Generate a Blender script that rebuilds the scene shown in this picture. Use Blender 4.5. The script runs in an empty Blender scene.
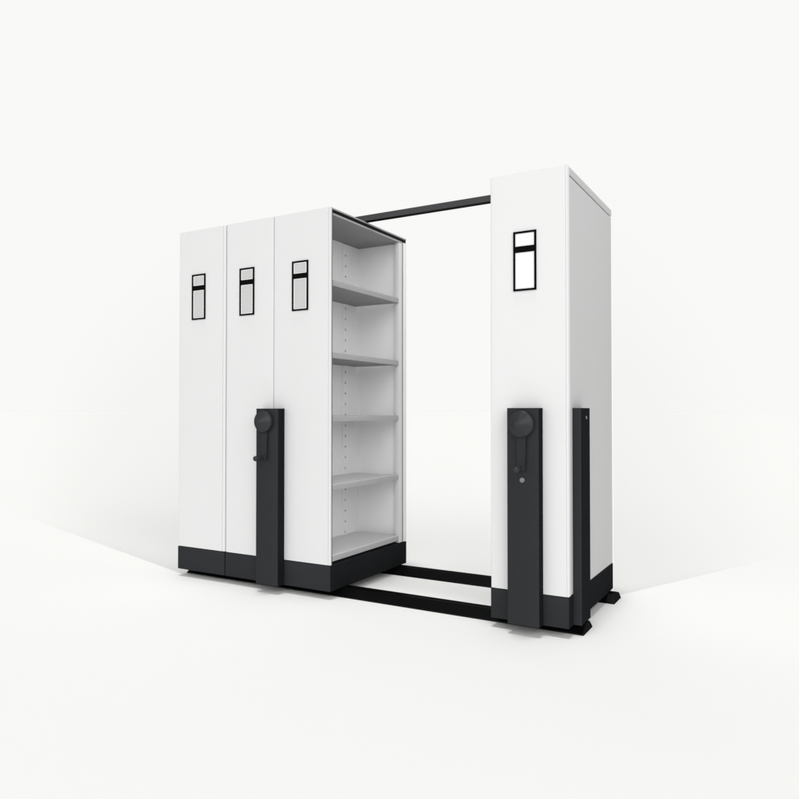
import bpy, bmesh, math
from math import radians, cos, sin, pi

scene = bpy.context.scene
COL = scene.collection
H = 2.02            # cabinet height above the floor
PL0, PL1 = 0.0415, 0.1755   # plinth bottom / top
D = 0.797           # cabinet depth

# ------------------------------------------------------------------ materials
def mat(name, col, rough=0.5, spec=0.4, metal=0.0, gloss=0.0, bump=0.0, bscale=900, var=0.0, vscale=6, coat=0.0):
    m = bpy.data.materials.new(name); m.use_nodes = True
    nt = m.node_tree; b = nt.nodes['Principled BSDF']
    b.inputs['Roughness'].default_value = rough
    b.inputs['Specular IOR Level'].default_value = spec
    b.inputs['Metallic'].default_value = metal
    if coat: b.inputs['Coat Weight'].default_value = coat
    tc = nt.nodes.new('ShaderNodeTexCoord')
    if var:
        n = nt.nodes.new('ShaderNodeTexNoise'); n.inputs['Scale'].default_value = vscale
        n.inputs['Detail'].default_value = 5
        nt.links.new(tc.outputs['Object'], n.inputs['Vector'])
        r = nt.nodes.new('ShaderNodeMapRange')
        r.inputs['To Min'].default_value = 1 - var; r.inputs['To Max'].default_value = 1 + var
        nt.links.new(n.outputs['Fac'], r.inputs['Value'])
        mx = nt.nodes.new('ShaderNodeVectorMath'); mx.operation = 'SCALE'
        mx.inputs[0].default_value = col
        nt.links.new(r.outputs[0], mx.inputs['Scale'])
        nt.links.new(mx.outputs[0], b.inputs['Base Color'])
        r2 = nt.nodes.new('ShaderNodeMapRange')
        r2.inputs['To Min'].default_value = max(0, rough - 0.08); r2.inputs['To Max'].default_value = min(1, rough + 0.08)
        nt.links.new(n.outputs['Fac'], r2.inputs['Value'])
        nt.links.new(r2.outputs[0], b.inputs['Roughness'])
    else:
        b.inputs['Base Color'].default_value = (*col, 1)
    if bump:
        n = nt.nodes.new('ShaderNodeTexNoise'); n.inputs['Scale'].default_value = bscale
        nt.links.new(tc.outputs['Object'], n.inputs['Vector'])
        bp = nt.nodes.new('ShaderNodeBump'); bp.inputs['Strength'].default_value = bump
        bp.inputs['Distance'].default_value = 0.0004
        nt.links.new(n.outputs['Fac'], bp.inputs['Height'])
        nt.links.new(bp.outputs[0], b.inputs['Normal'])
    if gloss:      # thin, angle-independent sheen of textured powder coat
        out = nt.nodes['Material Output']; mx2 = nt.nodes.new('ShaderNodeMixShader'); gl = nt.nodes.new('ShaderNodeBsdfGlossy')
        gl.inputs['Roughness'].default_value = rough; mx2.inputs[0].default_value = gloss
        nt.links.new(b.outputs[0], mx2.inputs[1]); nt.links.new(gl.outputs[0], mx2.inputs[2]); nt.links.new(mx2.outputs[0], out.inputs['Surface'])
    return m

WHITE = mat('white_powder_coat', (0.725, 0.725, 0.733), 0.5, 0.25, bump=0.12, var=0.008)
WHITE_LIT = mat('white_powder_coat_lit', (0.785, 0.785, 0.793), 0.5, 0.25, bump=0.12, var=0.008)  # same white coat, lightened: extra light on the right front put in colour
WHITE_SHADED = mat('white_coat_shaded_side', (0.525, 0.525, 0.53), 0.55, 0.2, bump=0.12, var=0.01)  # same white coat, darkened: shade of the right side put in colour
GREY = mat('light_grey_coat', (0.90, 0.90, 0.905), 0.5, 0.25, bump=0.12, var=0.012)
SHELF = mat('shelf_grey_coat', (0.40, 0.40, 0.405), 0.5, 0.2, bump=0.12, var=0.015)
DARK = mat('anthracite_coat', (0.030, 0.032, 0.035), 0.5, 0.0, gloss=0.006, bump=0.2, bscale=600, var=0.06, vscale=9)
PLINTH = mat('plinth_coat', (0.028, 0.030, 0.033), 0.5, 0.0, gloss=0.005, bump=0.2, bscale=600, var=0.06, vscale=9)
KNOB = mat('crank_plastic', (0.030, 0.032, 0.035), 0.36, 0.0, gloss=0.022, var=0.05)
RAILM = mat('black_rail_steel', (0.003, 0.0032, 0.0036), 0.3, 0.0, gloss=0.014, var=0.15, vscale=14)
TIE = mat('dark_grey_tie_rail', (0.060, 0.061, 0.063), 0.45, 0.0, gloss=0.01, var=0.05)
DARK_SHADED = mat('dark_coat_shaded_side', (0.012, 0.013, 0.014), 0.5, 0.0, gloss=0.004, bump=0.2, bscale=600, var=0.06, vscale=9)  # darker copy of the dark coats, paints the shade on right-facing sides
SHELF_LIT = mat('shelf_coat_lit_top', (0.78, 0.78, 0.785), 0.5, 0.2, bump=0.12, var=0.01)  # shelf coat lightened, light falling on the tops painted in
SHELF_SHADED = mat('shelf_coat_shaded_underside', (0.25, 0.25, 0.255), 0.6, 0.1, var=0.02)  # shelf coat darkened, shade below shelves and ceiling painted in
GAP = mat('shadow_gap_black', (0.012, 0.012, 0.013), 0.8, 0.1)  # black colour stands in for shade in the lid gap and strip holes
CHAN = mat('dark_channel_grey', (0.07, 0.07, 0.072), 0.6, 0.2)
FRAME = mat('black_holder_plastic', (0.004, 0.004, 0.004), 0.4, 0.0, gloss=0.002)
CARDG = mat("grey_card", (0.565, 0.565, 0.57), 0.6, 0.2, var=0.02, vscale=30)
CARDW = mat('white_card', (0.93, 0.93, 0.93), 0.6, 0.2)
CHROME = mat('lock_metal', (0.22, 0.22, 0.22), 0.35, 0.3, metal=0.6)
FLOORM = mat('white_floor', (0.90, 0.90, 0.890), 1.0, 0.0)

# ------------------------------------------------------------------ mesh helpers
def box(bm, x0, x1, y0, y1, z0, z1, mi=0, bev=0.0):
    vs = [bm.verts.new((x, y, z)) for z in (z0, z1) for y in (y0, y1) for x in (x0, x1)]
    fs = []
    for q in ((0, 2, 3, 1), (4, 5, 7, 6), (0, 1, 5, 4), (2, 6, 7, 3), (0, 4, 6, 2), (1, 3, 7, 5)):
        f = bm.faces.new([vs[i] for i in q]); f.material_index = mi; fs.append(f)
    if bev:
        es = list({e for f in fs for e in f.edges})
        r = bmesh.ops.bevel(bm, geom=es, offset=bev, segments=2, profile=0.5, affect='EDGES')
        for f in r['faces']: f.material_index = mi

def prism(bm, pts, z0, z1, mi=0, axis='z'):
    def P(a, b, c):
        return {'z': (a, b, c), 'x': (c, a, b), 'y': (a, c, b)}[axis]
    lo = [bm.verts.new(P(a, b, z0)) for a, b in pts]; hi = [bm.verts.new(P(a, b, z1)) for a, b in pts]
    n = len(pts)
    for i in range(n):
        f = bm.faces.new((lo[i], lo[(i + 1) % n], hi[(i + 1) % n], hi[i])); f.material_index = mi
    for l in (lo[::-1], hi):
        f = bm.faces.new(l); f.material_index = mi

def lathe_y(bm, cx, cz, prof, n=48, mi=0):
    """prof: list of (radius, y) from back to front."""
    rings = []
    for r, y in prof:
        rings.append([bm.verts.new((cx + r * cos(2 * pi * k / n), y, cz + r * sin(2 * pi * k / n))) for k in range(n)])
    for a, b in zip(rings, rings[1:]):
        for k in range(n):
            f = bm.faces.new((a[k], a[(k + 1) % n], b[(k + 1) % n], b[k])); f.material_index = mi
    bm.faces.new(rings[0]); bm.faces.new(rings[-1][::-1])

def obj(name, bm, mats, parent=None, smooth=True, label=None, byn=None):
    bmesh.ops.recalc_face_normals(bm, faces=bm.faces[:])
    bm.normal_update()
    if byn:
        for f in bm.faces:
            for (ax, sg, th, mi) in byn:
                if f.normal[ax] * sg > th: f.material_index = mi
    me = bpy.data.meshes.new(name); bm.to_mesh(me); bm.free()
    for m in (mats if isinstance(mats, (list, tuple)) else [mats]): me.materials.append(m)
    if smooth:
        for p in me.polygons: p.use_smooth = True
        me.set_sharp_from_angle(angle=radians(32))
    o = bpy.data.objects.new(name, me); COL.objects.link(o)
    if parent:
        o.parent = parent; o.location = tuple(-c for c in abs_loc(parent))
    if label: o['label'] = label
    return o

def abs_loc(o):
    x = [0, 0, 0]
    while o:
        x = [a + b for a, b in zip(x, o.location)]; o = o.parent
    return x

def thing(name, label, cat, loc, group=None):
    o = bpy.data.objects.new(name, None); COL.objects.link(o)
    o.location = loc; o.empty_display_size = 0.1
    o['label'] = label; o['category'] = cat
    if group: o['group'] = group
    return o

# ------------------------------------------------------------------ components
def front_panel(parent, x0, x1, depth_l=0.014, depth_r=0.012, m=None, groove=0.014, top=None):
    """folded sheet fascia: flat field, gently dished margins, rounded vertical corners"""
    bm = bmesh.new(); r = 0.006
    pts = [(x0 + 0.001, depth_l), (x0 + 0.001, r + 0.0015)]
    for k in range(1, 6):
        a = pi + (pi / 2) * k / 6
        pts.append((x0 + 0.001 + r + r * cos(a), r + 0.0015 + r * sin(a)))
    pts += [(x0 + 0.012, 0.0012), (x0 + 0.030, 0.0)]
    pts += [(x1 - 0.062, 0.0), (x1 - 0.030, 0.0006)]
    if groove:
        pts += [(x1 - groove - 0.002, 0.0010), (x1 - groove - 0.0012, 0.0045), (x1 - groove + 0.0012, 0.0045), (x1 - groove + 0.0020, 0.0012)]
    else: pts += [(x1 - 0.012, 0.0018)]
    for k in range(1, 6):
        a = 1.5 * pi + (pi / 2) * k / 6
        pts.append((x1 - 0.001 - r + r * cos(a), r + 0.0018 + r * sin(a)))
    pts += [(x1 - 0.001, r + 0.0018), (x1 - 0.001, depth_r)]
    prism(bm, pts, PL1 + 0.001, top or H)
    return obj('front_panel', bm, m or WHITE, parent)

def plinth(parent, x0, x1):
    bm = bmesh.new()
    box(bm, x0, x1, 0.0, D, PL0, PL1 - 0.002, 0, 0.003)
    return obj('plinth', bm, [PLINTH, DARK_SHADED], parent, byn=[(0, 1, 0.8, 1)])

def label_holder(parent, px, card, first=False):
    x0, x1 = px, px + 0.105; z1 = 1.760; z0 = 1.497; b = 0.0085
    bm = bmesh.new(); y0, y1 = -0.006, 0.0015
    box(bm, x0, x0 + b, y0, y1, z0, z1, 0); box(bm, x1 - b, x1, y0, y1, z0, z1, 0)
    box(bm, x0 + b, x1 - b, y0, y1, z1 - b, z1, 0); box(bm, x0 + b, x1 - b, y0, y1, z0, z0 + b, 0)
    h = obj('label_holder', bm, FRAME, parent, smooth=False)
    bm = bmesh.new(); box(bm, x0 + b, x1 - b, y0 + 0.0005, y1, 1.667, 1.694)
    obj('divider', bm, FRAME, h, smooth=False)
    for za, zb in ((1.694, z1 - b), (z0 + b, 1.667)):
        bm = bmesh.new()
        box(bm, x0 + b, x1 - b, -0.0015, 0.0012, za, zb, 0)
        m = 0.0062
        box(bm, x0 + b + m, x1 - b - m * 1.3, -0.0022, -0.0010, za + m * 0.8, zb - m * 0.8, 1)
        obj('label_card', bm, [CARDW, card], h, smooth=False)
    return h

def crank_post(parent, x0, x1, lock):
    bm = bmesh.new(); yf = -0.055; r = 0.004
    pts = [(x0, -0.0005), (x0, yf + r)]
    for k in range(1, 5):
        a = pi + (pi / 2) * k / 5; pts.append((x0 + r + r * cos(a), yf + r + r * sin(a)))
    for k in range(0, 6):
        a = 1.5 * pi + (pi / 2) * k / 5; pts.append((x1 - r + r * cos(a), yf + r + r * sin(a)))
    pts += [(x1, -0.0005)]
    prism(bm, pts, 0.0445, 0.980)
    p = obj('crank_post', bm, [DARK, DARK_SHADED], parent, byn=[(0, 1, 0.85, 1)])
    cx = x0 + 0.070 if lock else x0 + 0.066; cz = 0.911
    bm = bmesh.new()
    lathe_y(bm, cx, cz, [(0.050, yf + 0.001), (0.052, yf - 0.006), (0.0570, yf - 0.010), (0.0575, yf - 0.022), (0.0565, yf - 0.027),
                         (0.0545, yf - 0.029), (0.012, yf - 0.060), (0.002, yf - 0.061)], 40)
    obj('crank_disc', bm, KNOB, p, smooth=False)
    bm = bmesh.new(); ax = cx - 0.001
    w0, w1 = 0.021, 0.0175
    pts = [(ax - w0, cz - 0.035), (ax + w0, cz - 0.035), (ax + w1, cz - 0.195)]
    for k in range(1, 6):
        a = -(pi / 2) * k / 5
        pts.append((ax + w1 - 0.010 + 0.010 * cos(a), cz - 0.195 + 0.010 * sin(a)))
    for k in range(0, 5):
        a = -pi / 2 - (pi / 2) * k / 5
        pts.append((ax - w1 + 0.010 + 0.010 * cos(a), cz - 0.195 + 0.010 * sin(a)))
    pts += [(ax - w1, cz - 0.195)]
    prism(bm, pts, yf - 0.004, yf - 0.013, axis='y')
    obj('crank_arm', bm, DARK, p)
    bm = bmesh.new(); gx, gz = ax + 0.003, cz - 0.193
    lathe_y(bm, gx, gz, [(0.010, yf - 0.012), (0.010, yf - 0.016), (0.0075, yf - 0.018), (0.0095, yf - 0.030), (0.0130, yf - 0.060),
                         (0.0142, yf - 0.075), (0.0132, yf - 0.085), (0.0085, yf - 0.091), (0.001, yf - 0.093)], 24)
    obj('grip', bm, KNOB, p)
    if lock:
        bm = bmesh.new()
        lathe_y(bm, x0 + 0.069, 0.669, [(0.0115, yf + 0.001), (0.0115, yf - 0.002), (0.0095, yf - 0.004), (0.0020, yf - 0.0042)], 24)
        box(bm, x0 + 0.0683, x0 + 0.0697, yf - 0.0050, yf - 0.0041, 0.664, 0.674)
        obj('lock', bm, CHROME, p)
    return p

SH = [0.192, 0.556, 0.912, 1.241, 1.616]      # shelf undersides
ST = 0.029

def bay(parent, xo, xb, sgn, merged=False):
    """open shelving bay: opening plane x = xo, back panel x = xb; sgn = direction the bay faces"""
    def X(a, b): return (min(a, b), max(a, b))
    ye = 0.742
    def flush(name, bm, m):
        return obj(name, bm, m, parent)
    # back panel
    bm = bmesh.new(); a, b = X(xb, xb - sgn * 0.004); box(bm, a, b, 0.022, ye, PL1, 1.990); flush('back_panel', bm, GREY)
    # far end wall and near end wall
    bm = bmesh.new(); a, b = X(xb, xo - sgn * 0.006); box(bm, a, b, ye, ye + 0.012, PL1 + 0.0015, 1.990); flush('end_wall', bm, GREY)
    bm = bmesh.new(); box(bm, a, b - 0.001, 0.0195, 0.0225, PL1 + 0.0015, 1.990); flush('end_wall', bm, GREY)
    # top shelf lid: lid, black fill as shade in the gap, light lip, ceiling
    bm = bmesh.new(); a, b = X(xb - sgn * 0.004, xo); box(bm, a, b, 0.0155, D, 2.0115, H - 0.0005, 0, 0.001)
    flush('lid', bm, SHELF)
    bm = bmesh.new(); a, b = X(xb, xo - sgn * 0.003); box(bm, a, b, 0.016, D - 0.004, 1.9935, 2.0113); flush('gap_shade_fill', bm, GAP)
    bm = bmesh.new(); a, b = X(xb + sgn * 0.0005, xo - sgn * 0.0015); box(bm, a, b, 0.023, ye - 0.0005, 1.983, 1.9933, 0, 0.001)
    obj('ceiling_panel', bm, [SHELF, SHELF_SHADED], parent, byn=[(2, -1, 0.8, 1)])
    # shelves
    for z in SH:
        bm = bmesh.new(); a, b = X(xb + sgn * 0.001, xo - sgn * 0.003)
        y0, y1 = 0.024, 0.7065 if z < 5 else 0
        # folded tray: top sheet, front lip, rear lip, side lips
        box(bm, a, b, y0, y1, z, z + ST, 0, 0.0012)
        obj('shelf', bm, [SHELF, SHELF_LIT, SHELF_SHADED], parent, byn=[(2, 1, 0.8, 1), (2, -1, 0.8, 2)])
    # perforated uprights on the back panel
    for yc in (0.585, 0.185):
        bm = bmesh.new(); w = 0.026; hw = 0.0055; t = 0.0065
        a, b = X(xb + sgn * 0.0006, xb + sgn * t)
        zs = []
        z = 0.235
        while z < 1.95:
            zs.append(z); z += 0.0645
        z0, z1 = PL1 + 0.002, 1.980
        box(bm, a, b, yc - w, yc - hw, z0, z1); box(bm, a, b, yc + hw, yc + w, z0, z1)
        prev = z0
        for z in zs + [None]:
            top = z - 0.0065 if z else z1
            box(bm, a, b, yc - hw, yc + hw, prev, top)
            if z: prev = z + 0.0065
        a2, b2 = X(xb + sgn * 0.0003, xb + sgn * 0.0012)
        box(bm, a2, b2, yc - hw - 0.002, yc + hw + 0.002, z0 + 0.001, z1 - 0.001, 1)
        obj('perforated_strip', bm, [GREY, GAP], parent, smooth=False)
    # end upright (light folded flange)
    bm = bmesh.new(); a, b = X(xo - sgn * 0.030, xo - sgn * 0.003); box(bm, a, b, 0.7085, 0.751, PL1 + 0.002, 1.9915, 0, 0.0015)
    flush('upright', bm, WHITE)
    bm = bmesh.new(); a, b = X(xo - sgn * 0.030, xo - sgn * 0.004); box(bm, a, b, 0.7515, 0.760, PL1 + 0.002, 1.9915)
    flush('channel', bm, CHAN)
    bm = bmesh.new(); a, b = X(xb, xo); box(bm, a, b, 0.7605, D - 0.001, PL1 + 0.001, 1.9915, 0, 0.002)
    flush('rear_panel', bm, GREY)
    # dark channel behind the fascia return
    bm = bmesh.new(); a, b = X(xb, xo - sgn * 0.002); box(bm, a, b, 0.0125, 0.019, PL1 + 0.001, 2.0075)
    flush('channel', bm, CHAN)

# ------------------------------------------------------------------ cabinet 1 : closed end cabinet
X1 = 0.3690
t1 = thing('shelving_cabinet', 'narrow closed white cabinet with no crank, far left end of the row', 'cabinet', (0.18, 0.4, PL0))
front_panel(t1, 0.0, X1, groove=0.0185); plinth(t1, 0.0, X1)
bm = bmesh.new(); box(bm, 0.001, X1 - 0.0015, 0.0145, D, PL1, H - 0.001, 0, 0.002); obj('body', bm, WHITE_SHADED, t1)
label_holder(t1, 0.110, CARDG)

# ------------------------------------------------------------------ cabinet 2 : double mobile cabinet, open on the right
A, B, Cx = 0.3740, 0.7155, 1.0954
t2 = thing('mobile_shelving_cabinet', 'double-width white cabinet with open shelves on its right and a crank post in the middle', 'cabinet', (0.73, 0.4, PL0))
front_panel(t2, A, B, groove=0); front_panel(t2, B + 0.0022, Cx); plinth(t2, A, Cx)
bm = bmesh.new(); box(bm, A + 0.0015, 0.778, 0.0145, D, PL1, H - 0.001, 0, 0.002); obj('body', bm, WHITE_SHADED, t2)
label_holder(t2, 0.478, CARDG); label_holder(t2, 0.8475, CARDG)
crank_post(t2, 0.6460, 0.7965, False)
bay(t2, Cx, 0.784, 1)

# ------------------------------------------------------------------ cabinet 3 : mobile end cabinet on the right
R0, R1 = 1.9754, 2.3312
t3 = thing('mobile_shelving_cabinet', 'white cabinet standing apart on the right end of the rails, lock under its crank', 'cabinet', (2.15, 0.4, PL0))
front_panel(t3, R0, R1, depth_r=0.030, m=WHITE_LIT, groove=0.0085, top=H + 0.003); plinth(t3, R0, R1)
bm = bmesh.new()
box(bm, 2.292, R1 - 0.007, 0.0225, D - 0.004, PL1, 1.983)                      # core behind the side panel
box(bm, 1.980, 2.292, 0.016, 0.030, PL1, 1.990); box(bm, 1.980, 2.292, D - 0.030, D, PL1, 1.990)
for z in SH: box(bm, 1.984, 2.291, 0.031, D - 0.031, z, z + ST)
obj('body', bm, GREY, t3)
bm = bmesh.new(); box(bm, R0 + 0.003, R1 - 0.003, 0.0165, D - 0.001, 1.9905, H + 0.001); obj('roof', bm, WHITE_SHADED, t3)
bm = bmesh.new(); box(bm, R1 - 0.0070, R1 - 0.0025, 0.0325, D, PL1 + 0.001, 1.9835, 0, 0.0012); obj('side_panel', bm, WHITE_SHADED, t3)
bm = bmesh.new(); box(bm, R1 - 0.0060, R1 - 0.0010, 0.0305, D + 0.002, 1.989, H + 0.003, 0, 0.0012); obj('top_trim', bm, WHITE_SHADED, t3)
label_holder(t3, 2.0880, CARDW)
crank_post(t3, 2.0755, 2.2190, True)
# bumper post on the right side
bm = bmesh.new(); r = 0.006; xa, xc = R1 - 0.001, R1 + 0.036; ya, yb = 0.068, 0.215
pts = [(xa, yb), (xa, ya)]
for k in range(0, 6):
    a = 1.5 * pi + (pi / 2) * k / 5; pts.append((xc - r + r * cos(a), ya + r + r * sin(a)))
for k in range(0, 6):
    a = (pi / 2) * k / 5; pts.append((xc - r + r * cos(a), yb - r + r * sin(a)))
prism(bm, pts, 0.0445, 0.980)
sp = obj('side_post', bm, [DARK, DARK_SHADED], t3, byn=[(0, 1, 0.85, 1)])
bm = bmesh.new()
n = 20
ra = [bm.verts.new((xc - 0.001, 0.152 + 0.006 * cos(2 * pi * k / n), 0.938 + 0.008 * sin(2 * pi * k / n))) for k in range(n)]
rb = [bm.verts.new((xc + 0.002, 0.152 + 0.005 * cos(2 * pi * k / n), 0.938 + 0.007 * sin(2 * pi * k / n))) for k in range(n)]
for k in range(n): bm.faces.new((ra[k], ra[(k + 1) % n], rb[(k + 1) % n], rb[k]))
bm.faces.new(rb); obj('bolt', bm, CHROME, sp)

# ------------------------------------------------------------------ rails
def floor_rail(y0, y1, label):
    yi0, yi1 = y0 + 0.046, y1 - 0.040; L, R = -0.004, 2.372; zt = 0.0385
    bm = bmesh.new()
    def ring(x, s):   # cross-section
        return [bm.verts.new((x, y, z)) for y, z in ((y0, 0.0), (y0 + 0.002, 0.005), (yi0, zt * s), (yi1, zt * s), (y1 - 0.002, 0.005), (y1, 0.0))]
    rs = [ring(L, 1), ring(R - 0.004, 1), ring(R, 0.93)]
    for a, b in zip(rs, rs[1:]):
        for i in range(6): bm.faces.new((a[i], a[(i + 1) % 6], b[(i + 1) % 6], b[i]))
    bm.faces.new(rs[0]); bm.faces.new(rs[-1][::-1])
    root = thing('floor_rail', label, 'rail', (0, 0, 0), 'black rails on the floor')
    obj('rail_profile', bm, RAILM, root, smooth=False)
    # running groove strips on the crown
    bm = bmesh.new()
    ym = (yi0 + yi1) / 2
    for s in (-1, 1):
        yc = ym + s * (yi1 - yi0) * 0.33
        box(bm, L + 0.002, R - 0.014, yc - 0.006, yc + 0.006, zt - 0.001, zt + 0.0017)
    obj('track_strip', bm, RAILM, root, smooth=False)
floor_rail(0.075, 0.222, 'black steel floor rail under the front edges of the cabinets')
floor_rail(0.643, 0.790, 'black steel floor rail under the rear edges of the cabinets')

bm = bmesh.new(); box(bm, 0.10, 2.13, 0.322, 0.362, H + 0.0005, H + 0.032)
o = obj('overhead_rail', bm, [TIE, RAILM], smooth=False, byn=[(2, -1, 0.8, 1)]); o['label'] = 'dark grey bar running across the tops of the cabinets and bridging the gap'; o['category'] = 'rail'  # underside faces coloured black as the bar's own shade

# ------------------------------------------------------------------ floor
bm = bmesh.new(); s = 400
vs = [bm.verts.new(p) for p in ((-s, -s, 0), (s, -s, 0), (s, s, 0), (-s, s, 0))]; bm.faces.new(vs)
o = obj('floor', bm, FLOORM, smooth=False); o['kind'] = 'structure'

# ------------------------------------------------------------------ added panels beside the cabinets, soft shade painted in as fading grey
def shade_panel(name, p0, p1, h, a, b, c, col):
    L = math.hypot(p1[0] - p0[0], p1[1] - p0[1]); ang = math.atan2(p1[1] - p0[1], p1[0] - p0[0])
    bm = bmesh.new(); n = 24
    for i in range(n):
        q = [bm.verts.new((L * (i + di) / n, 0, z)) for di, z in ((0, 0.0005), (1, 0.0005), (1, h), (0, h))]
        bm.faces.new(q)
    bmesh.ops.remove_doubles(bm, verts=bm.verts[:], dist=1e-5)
    m = bpy.data.materials.new(name + '_grey_fade'); m.use_nodes = True; nt = m.node_tree; nt.nodes.clear()
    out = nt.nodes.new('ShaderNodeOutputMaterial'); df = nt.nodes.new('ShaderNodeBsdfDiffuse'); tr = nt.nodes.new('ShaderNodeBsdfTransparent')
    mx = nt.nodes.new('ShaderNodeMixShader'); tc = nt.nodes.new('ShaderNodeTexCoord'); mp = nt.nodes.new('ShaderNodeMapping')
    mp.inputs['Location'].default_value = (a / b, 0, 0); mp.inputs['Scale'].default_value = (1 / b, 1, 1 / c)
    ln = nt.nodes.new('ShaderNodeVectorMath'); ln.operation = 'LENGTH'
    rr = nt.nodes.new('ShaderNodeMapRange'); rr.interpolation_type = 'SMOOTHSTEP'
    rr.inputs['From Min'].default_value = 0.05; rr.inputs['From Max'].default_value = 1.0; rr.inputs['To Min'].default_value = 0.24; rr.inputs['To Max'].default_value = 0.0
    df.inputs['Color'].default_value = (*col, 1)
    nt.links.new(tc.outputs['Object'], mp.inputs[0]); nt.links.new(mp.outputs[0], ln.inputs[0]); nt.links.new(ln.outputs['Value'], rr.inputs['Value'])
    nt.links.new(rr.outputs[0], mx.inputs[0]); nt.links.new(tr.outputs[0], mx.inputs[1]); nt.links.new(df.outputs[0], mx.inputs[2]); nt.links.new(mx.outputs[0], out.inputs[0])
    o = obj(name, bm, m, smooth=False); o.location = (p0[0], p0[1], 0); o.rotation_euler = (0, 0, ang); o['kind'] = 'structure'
shade_panel('shade_fade_panel', (-0.003, 0.040), (-3.95, 1.235), 2.6, 1.0, 4.55, 2.30, (0.53, 0.53, 0.527))
shade_panel('shade_fade_panel', (2.335, 0.800), (3.30, 2.90), 2.6, 0.55, 2.45, 2.30, (0.53, 0.53, 0.527))

# ------------------------------------------------------------------ world: soft white studio
w = bpy.data.worlds.new('World'); scene.world = w; w.use_nodes = True
nt = w.node_tree; bg = nt.nodes['Background']
tc = nt.nodes.new('ShaderNodeTexCoord'); sx = nt.nodes.new('ShaderNodeSeparateXYZ')
nt.links.new(tc.outputs['Generated'], sx.inputs[0])
def mr(sock, a, b, c, d, smooth=True):
    n = nt.nodes.new('ShaderNodeMapRange')
    if smooth: n.interpolation_type = 'SMOOTHSTEP'
    for k, v in zip(('From Min', 'From Max', 'To Min', 'To Max'), (a, b, c, d)): n.inputs[k].default_value = v
    nt.links.new(sock, n.inputs['Value']); return n.outputs[0]
def mul(a, b):
    n = nt.nodes.new('ShaderNodeMath'); n.operation = 'MULTIPLY'; nt.links.new(a, n.inputs[0]); nt.links.new(b, n.inputs[1]); return n.outputs[0]
ZEN, RIGHT, FRONT = 0.12, 0.75, 1.2
def add(a, b):
    n = nt.nodes.new('ShaderNodeMath'); n.operation = 'ADD'; nt.links.new(a, n.inputs[0]); nt.links.new(b, n.inputs[1]); return n.outputs[0]
fr = add(mr(sx.outputs['Y'], 0.05, 0.36, 0.40, 1), mr(sx.outputs['Y'], -1.0, -0.40, FRONT, 0))
g = mul(mul(mr(sx.outputs['Z'], 0.60, 0.9, 1, ZEN), mr(sx.outputs['X'], 0.12, 0.7, 1, RIGHT)), fr)
nt.links.new(g, bg.inputs['Strength']); bg.inputs['Color'].default_value = (0.947, 0.947, 0.930, 1)

# added unseen overhead sun lamp: nearly vertical, keeps the contact shadows tight
ld = bpy.data.lights.new('overhead_fill', 'SUN'); lo = bpy.data.objects.new('overhead_fill', ld); COL.objects.link(lo)
ld.energy = 1.33; ld.angle = radians(7); ld.color = (1, 0.998, 0.99)
lo.rotation_euler = (radians(4), 0, 0)

# broad soft key from the front right, reaching into the open shelves
la = bpy.data.lights.new('soft_key', 'SUN'); lb = bpy.data.objects.new('soft_key', la); COL.objects.link(lb)
la.energy = 1.25; la.angle = radians(50)
from mathutils import Vector
lb.rotation_euler = (Vector((0, 0, 0)) - Vector((0.72, -0.62, 0.5))).to_track_quat('-Z', 'Y').to_euler()

# ------------------------------------------------------------------ camera
cd = bpy.data.cameras.new('Camera'); cam = bpy.data.objects.new('Camera', cd); COL.objects.link(cam)
cd.sensor_width = 36; cd.lens = 704.39 / 799 * 36; cd.clip_end = 2000
cam.location = (3.1996, -2.9579, 0.9678); cam.rotation_euler = (radians(90 + 0.9202), 0, radians(29.8313))
scene.camera = cam
scene.view_settings.view_transform = 'Standard'; scene.view_settings.look = 'None'; scene.view_settings.exposure = 0
scene.cycles.max_bounces = 10; scene.cycles.diffuse_bounces = 6
